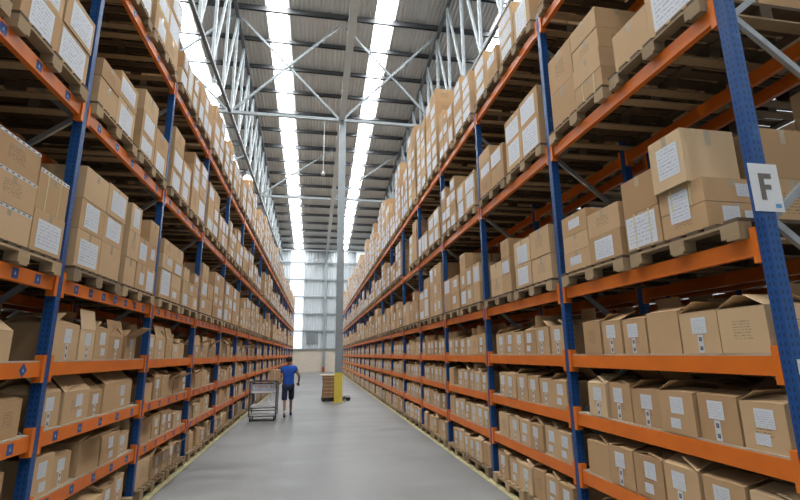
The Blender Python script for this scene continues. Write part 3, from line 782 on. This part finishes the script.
# ---------------------------------------------------------------- the worker
def skin(name, pts, edges, radii, mat, parent, sub=2, root=0):
    me = bpy.data.meshes.new(name); me.from_pydata(pts, edges, [])
    o = bpy.data.objects.new(name, me); COL.objects.link(o); me.materials.append(mat)
    sk = o.modifiers.new('skin', 'SKIN'); sk.use_smooth_shade = True
    lay = me.skin_vertices[0] if len(me.skin_vertices) else None
    if lay is None:
        bpy.context.view_layer.objects.active = o; o.select_set(True)
        bpy.ops.object.mode_set(mode='EDIT'); bpy.ops.mesh.customdata_skin_add(); bpy.ops.object.mode_set(mode='OBJECT'); lay = me.skin_vertices[0]
    for i, v in enumerate(lay.data):
        rr = radii[i]; v.radius = rr if isinstance(rr, tuple) else (rr, rr); v.use_root = (i == root)
    s_ = o.modifiers.new('sub', 'SUBSURF'); s_.levels = sub; s_.render_levels = sub
    dg = bpy.context.evaluated_depsgraph_get(); ev = o.evaluated_get(dg); m2 = bpy.data.meshes.new_from_object(ev)
    o.modifiers.clear(); o.data = m2; m2.name = name
    if not m2.materials: m2.materials.append(mat)
    for p in m2.polygons: p.use_smooth = True
    o.parent = parent; return o
wk = tag(empty('person', (-.82, 15.4, 0)), 'person in blue t-shirt and dark shorts walking away beside the trolley', 'person')
# joints (x right, y ahead, z up)
J = dict(pel=(0, 0, .95), spine=(0, .01, 1.15), chest=(0, .02, 1.35), neck=(0, .03, 1.5), head0=(0, .04, 1.58), head1=(0, .05, 1.68), head2=(0, .05, 1.745),
 lsh=(-.19, .02, 1.43), lel=(-.33, .02, 1.22), lwr=(-.40, -.10, 1.38), rsh=(.19, .02, 1.43), rel=(.33, -.05, 1.19), rwr=(.31, .10, .99),
 lhip=(-.09, 0, .92), lkn=(-.09, -.10, .50), lan=(-.06, -.30, .10), ltoe=(-.065, -.17, .035), lheel=(-.06, -.34, .05),
 rhip=(.09, 0, .92), rkn=(.09, .17, .51), ran=(.09, .24, .09), rtoe=(.10, .40, .035))
J['lel'] = (-.33, -.02, 1.24); J['lwr'] = (-.30, -.22, 1.33) 
nm = list(J); ix = {n: i for i, n in enumerate(nm)}
E_ = [('pel', 'spine'), ('spine', 'chest'), ('chest', 'neck'), ('neck', 'head0'), ('head0', 'head1'), ('head1', 'head2'), ('chest', 'lsh'), ('lsh', 'lel'), ('lel', 'lwr'), ('chest', 'rsh'), ('rsh', 'rel'), ('rel', 'rwr'),
      ('pel', 'lhip'), ('lhip', 'lkn'), ('lkn', 'lan'), ('lan', 'ltoe'), ('lan', 'lheel'), ('pel', 'rhip'), ('rhip', 'rkn'), ('rkn', 'ran'), ('ran', 'rtoe')]
Rr = dict(pel=(.13, .10), spine=(.125, .095), chest=(.15, .10), neck=.052, head0=(.06, .075), head1=(.078, .095), head2=(.062, .075), lsh=.065, lel=.043, lwr=.028, rsh=.065, rel=.043, rwr=.028,
          lhip=.085, lkn=.058, lan=.038, ltoe=.03, lheel=.03, rhip=.085, rkn=.058, ran=.038, rtoe=.03)
body = skin('body', [J[n] for n in nm], [(ix[a], ix[c]) for a, c in E_], [Rr[n] for n in nm], M_skin, wk)
def hand(wr, d, side, grip=0.5):
    wr, d = Vector(wr), Vector(d).normalized(); s_ = d.cross(Vector((0, 0, 1))); s_ = (s_ if s_.length > .1 else Vector((1, 0, 0))).normalized(); n = s_.cross(d).normalized()
    pts = [tuple(wr), tuple(wr+d*.045), tuple(wr+d*.085)]; ed = [(0, 1), (1, 2)]; ra = [.026, (.034, .018), (.034, .016)]
    for i, (off, ln) in enumerate(((-.028, .062), (-.010, .075), (.009, .07), (.027, .055))):
        b0 = wr+d*.085+s_*off; p1 = b0+d*ln*.45; p2 = p1+(d*.6-n*grip)*ln*.35; p3 = p2+(d*.2-n*grip*1.5)*ln*.3; q = len(pts)
        pts += [tuple(b0), tuple(p1), tuple(p2), tuple(p3)]; ed += [(2, q), (q, q+1), (q+1, q+2), (q+2, q+3)]; ra += [.010, .009, .0085, .007]
    q = len(pts); t0 = wr+d*.03+s_*.03*side; t1 = t0+(d*.6+s_*side*.9)*.035; t2 = t1+d*.03-n*.01
    pts += [tuple(t0), tuple(t1), tuple(t2)]; ed += [(1, q), (q, q+1), (q+1, q+2)]; ra += [.012, .011, .009]
    return skin('hand', pts, ed, ra, M_skin, body, 1)
hand(J['lwr'], (.1, -.7, .25), 1); hand(J['rwr'], (-.05, .6, -.6), -1)
# shirt and shorts as garments over the body
P = [(0, 0, .83), (0, .01, 1.0), (0, .01, 1.15), (0, .02, 1.34), (0, .03, 1.47), (-.19, .02, 1.43), (-.275, 0, 1.31), (.19, .02, 1.43), (.25, -.02, 1.29)]
skin('t_shirt', P, [(0, 1), (1, 2), (2, 3), (3, 4), (3, 5), (5, 6), (3, 7), (7, 8)], [(.20, .14), (.19, .135), (.18, .125), (.20, .13), (.085, .075), .10, .088, .10, .088], M_shirt, wk)
P = [(0, 0, .93), (-.095, 0, .88), (-.097, -.06, .68), (-.095, -.11, .46), (.095, 0, .88), (.097, .10, .68), (.093, .18, .47)]
skin('shorts', P, [(0, 1), (1, 2), (2, 3), (0, 4), (4, 5), (5, 6)], [(.15, .12), .112, .10, .094, .112, .10, .094], M_short, wk)
for an, tz in (('lan', 0), ('ran', 0)):
    a = Vector(J[an]); skin('sock', [tuple(a+Vector((0, 0, .0))), tuple(a+Vector((0, .01, .1)))], [(0, 1)], [.048, .047], M_sock, wk, 1)
    toe = Vector(J['ltoe' if an == 'lan' else 'rtoe']); skin('shoe', [(a.x, a.y-.045, .042), (a.x, a.y+.05, .045), (toe.x, a.y+.17, .034)], [(0, 1), (1, 2)], [(.045, .042), (.05, .045), (.045, .034)], M_short, wk, 2)
def ell(name, c, rx, ry, rz_, m, parent, z0=-1, y1=9):
    b = MB(); n, h = 18, 10; prof = []
    for i in range(h+1):
        t = -PI/2+PI*i/h
        if math.sin(t) < z0: continue
        prof.append((math.cos(t), math.sin(t)))
    i0 = len(b.v); k = b.mat(m)
    for rr, zz in prof:
        for j in range(n): a = 2*PI*j/n; b.v.append((c[0]+rx*rr*math.cos(a), c[1]+min(ry*rr*math.sin(a), y1), c[2]+rz_*zz)); b.tone.append(.5)
    for a in range(len(prof)-1):
        for j in range(n): b.f.append((i0+a*n+j, i0+a*n+(j+1) % n, i0+(a+1)*n+(j+1) % n, i0+(a+1)*n+j)); b.mi.append(k); b.uv += [(0, 0)]*4
    o = b.build(name, parent)
    for p in o.data.polygons: p.use_smooth = True
    return o
ell('hair', (0, .03, 1.705), .09, .108, .105, M_hair, wk, z0=-.75, y1=.055)
for s_ in (-1, 1): ell('ear', (s_*.083, .06, 1.655), .014, .022, .034, M_skin, body)
ell('nose', (0, .153, 1.645), .014, .022, .024, M_skin, body)
for s_ in (-1, 1): ell('eye', (s_*.032, .132, 1.675), .014, .01, .009, M_sock, body)
ell('mouth', (0, .138, 1.60), .026, .008, .007, M_red, body)
# ---------------------------------------------------------------- daylight
w = bpy.data.worlds.new('World'); bpy.context.scene.world = w; w.use_nodes = True
bg = w.node_tree.nodes['Background']; bg.inputs[0].default_value = (.93, .97, 1, 1); bg.inputs[1].default_value = .03
sc = bpy.context.scene
sc.view_settings.view_transform = 'Standard'; sc.view_settings.look = 'None'; sc.view_settings.gamma = 1; sc.view_settings.use_curve_mapping = False
sc.view_settings.exposure = 2.35
sc.cycles.max_bounces = 7; sc.cycles.diffuse_bounces = 1; sc.cycles.use_denoising = True
sc.cycles.sample_clamp_indirect = 8
print('cartons', len(SEALED), len(OPEN), len(PALLETS))
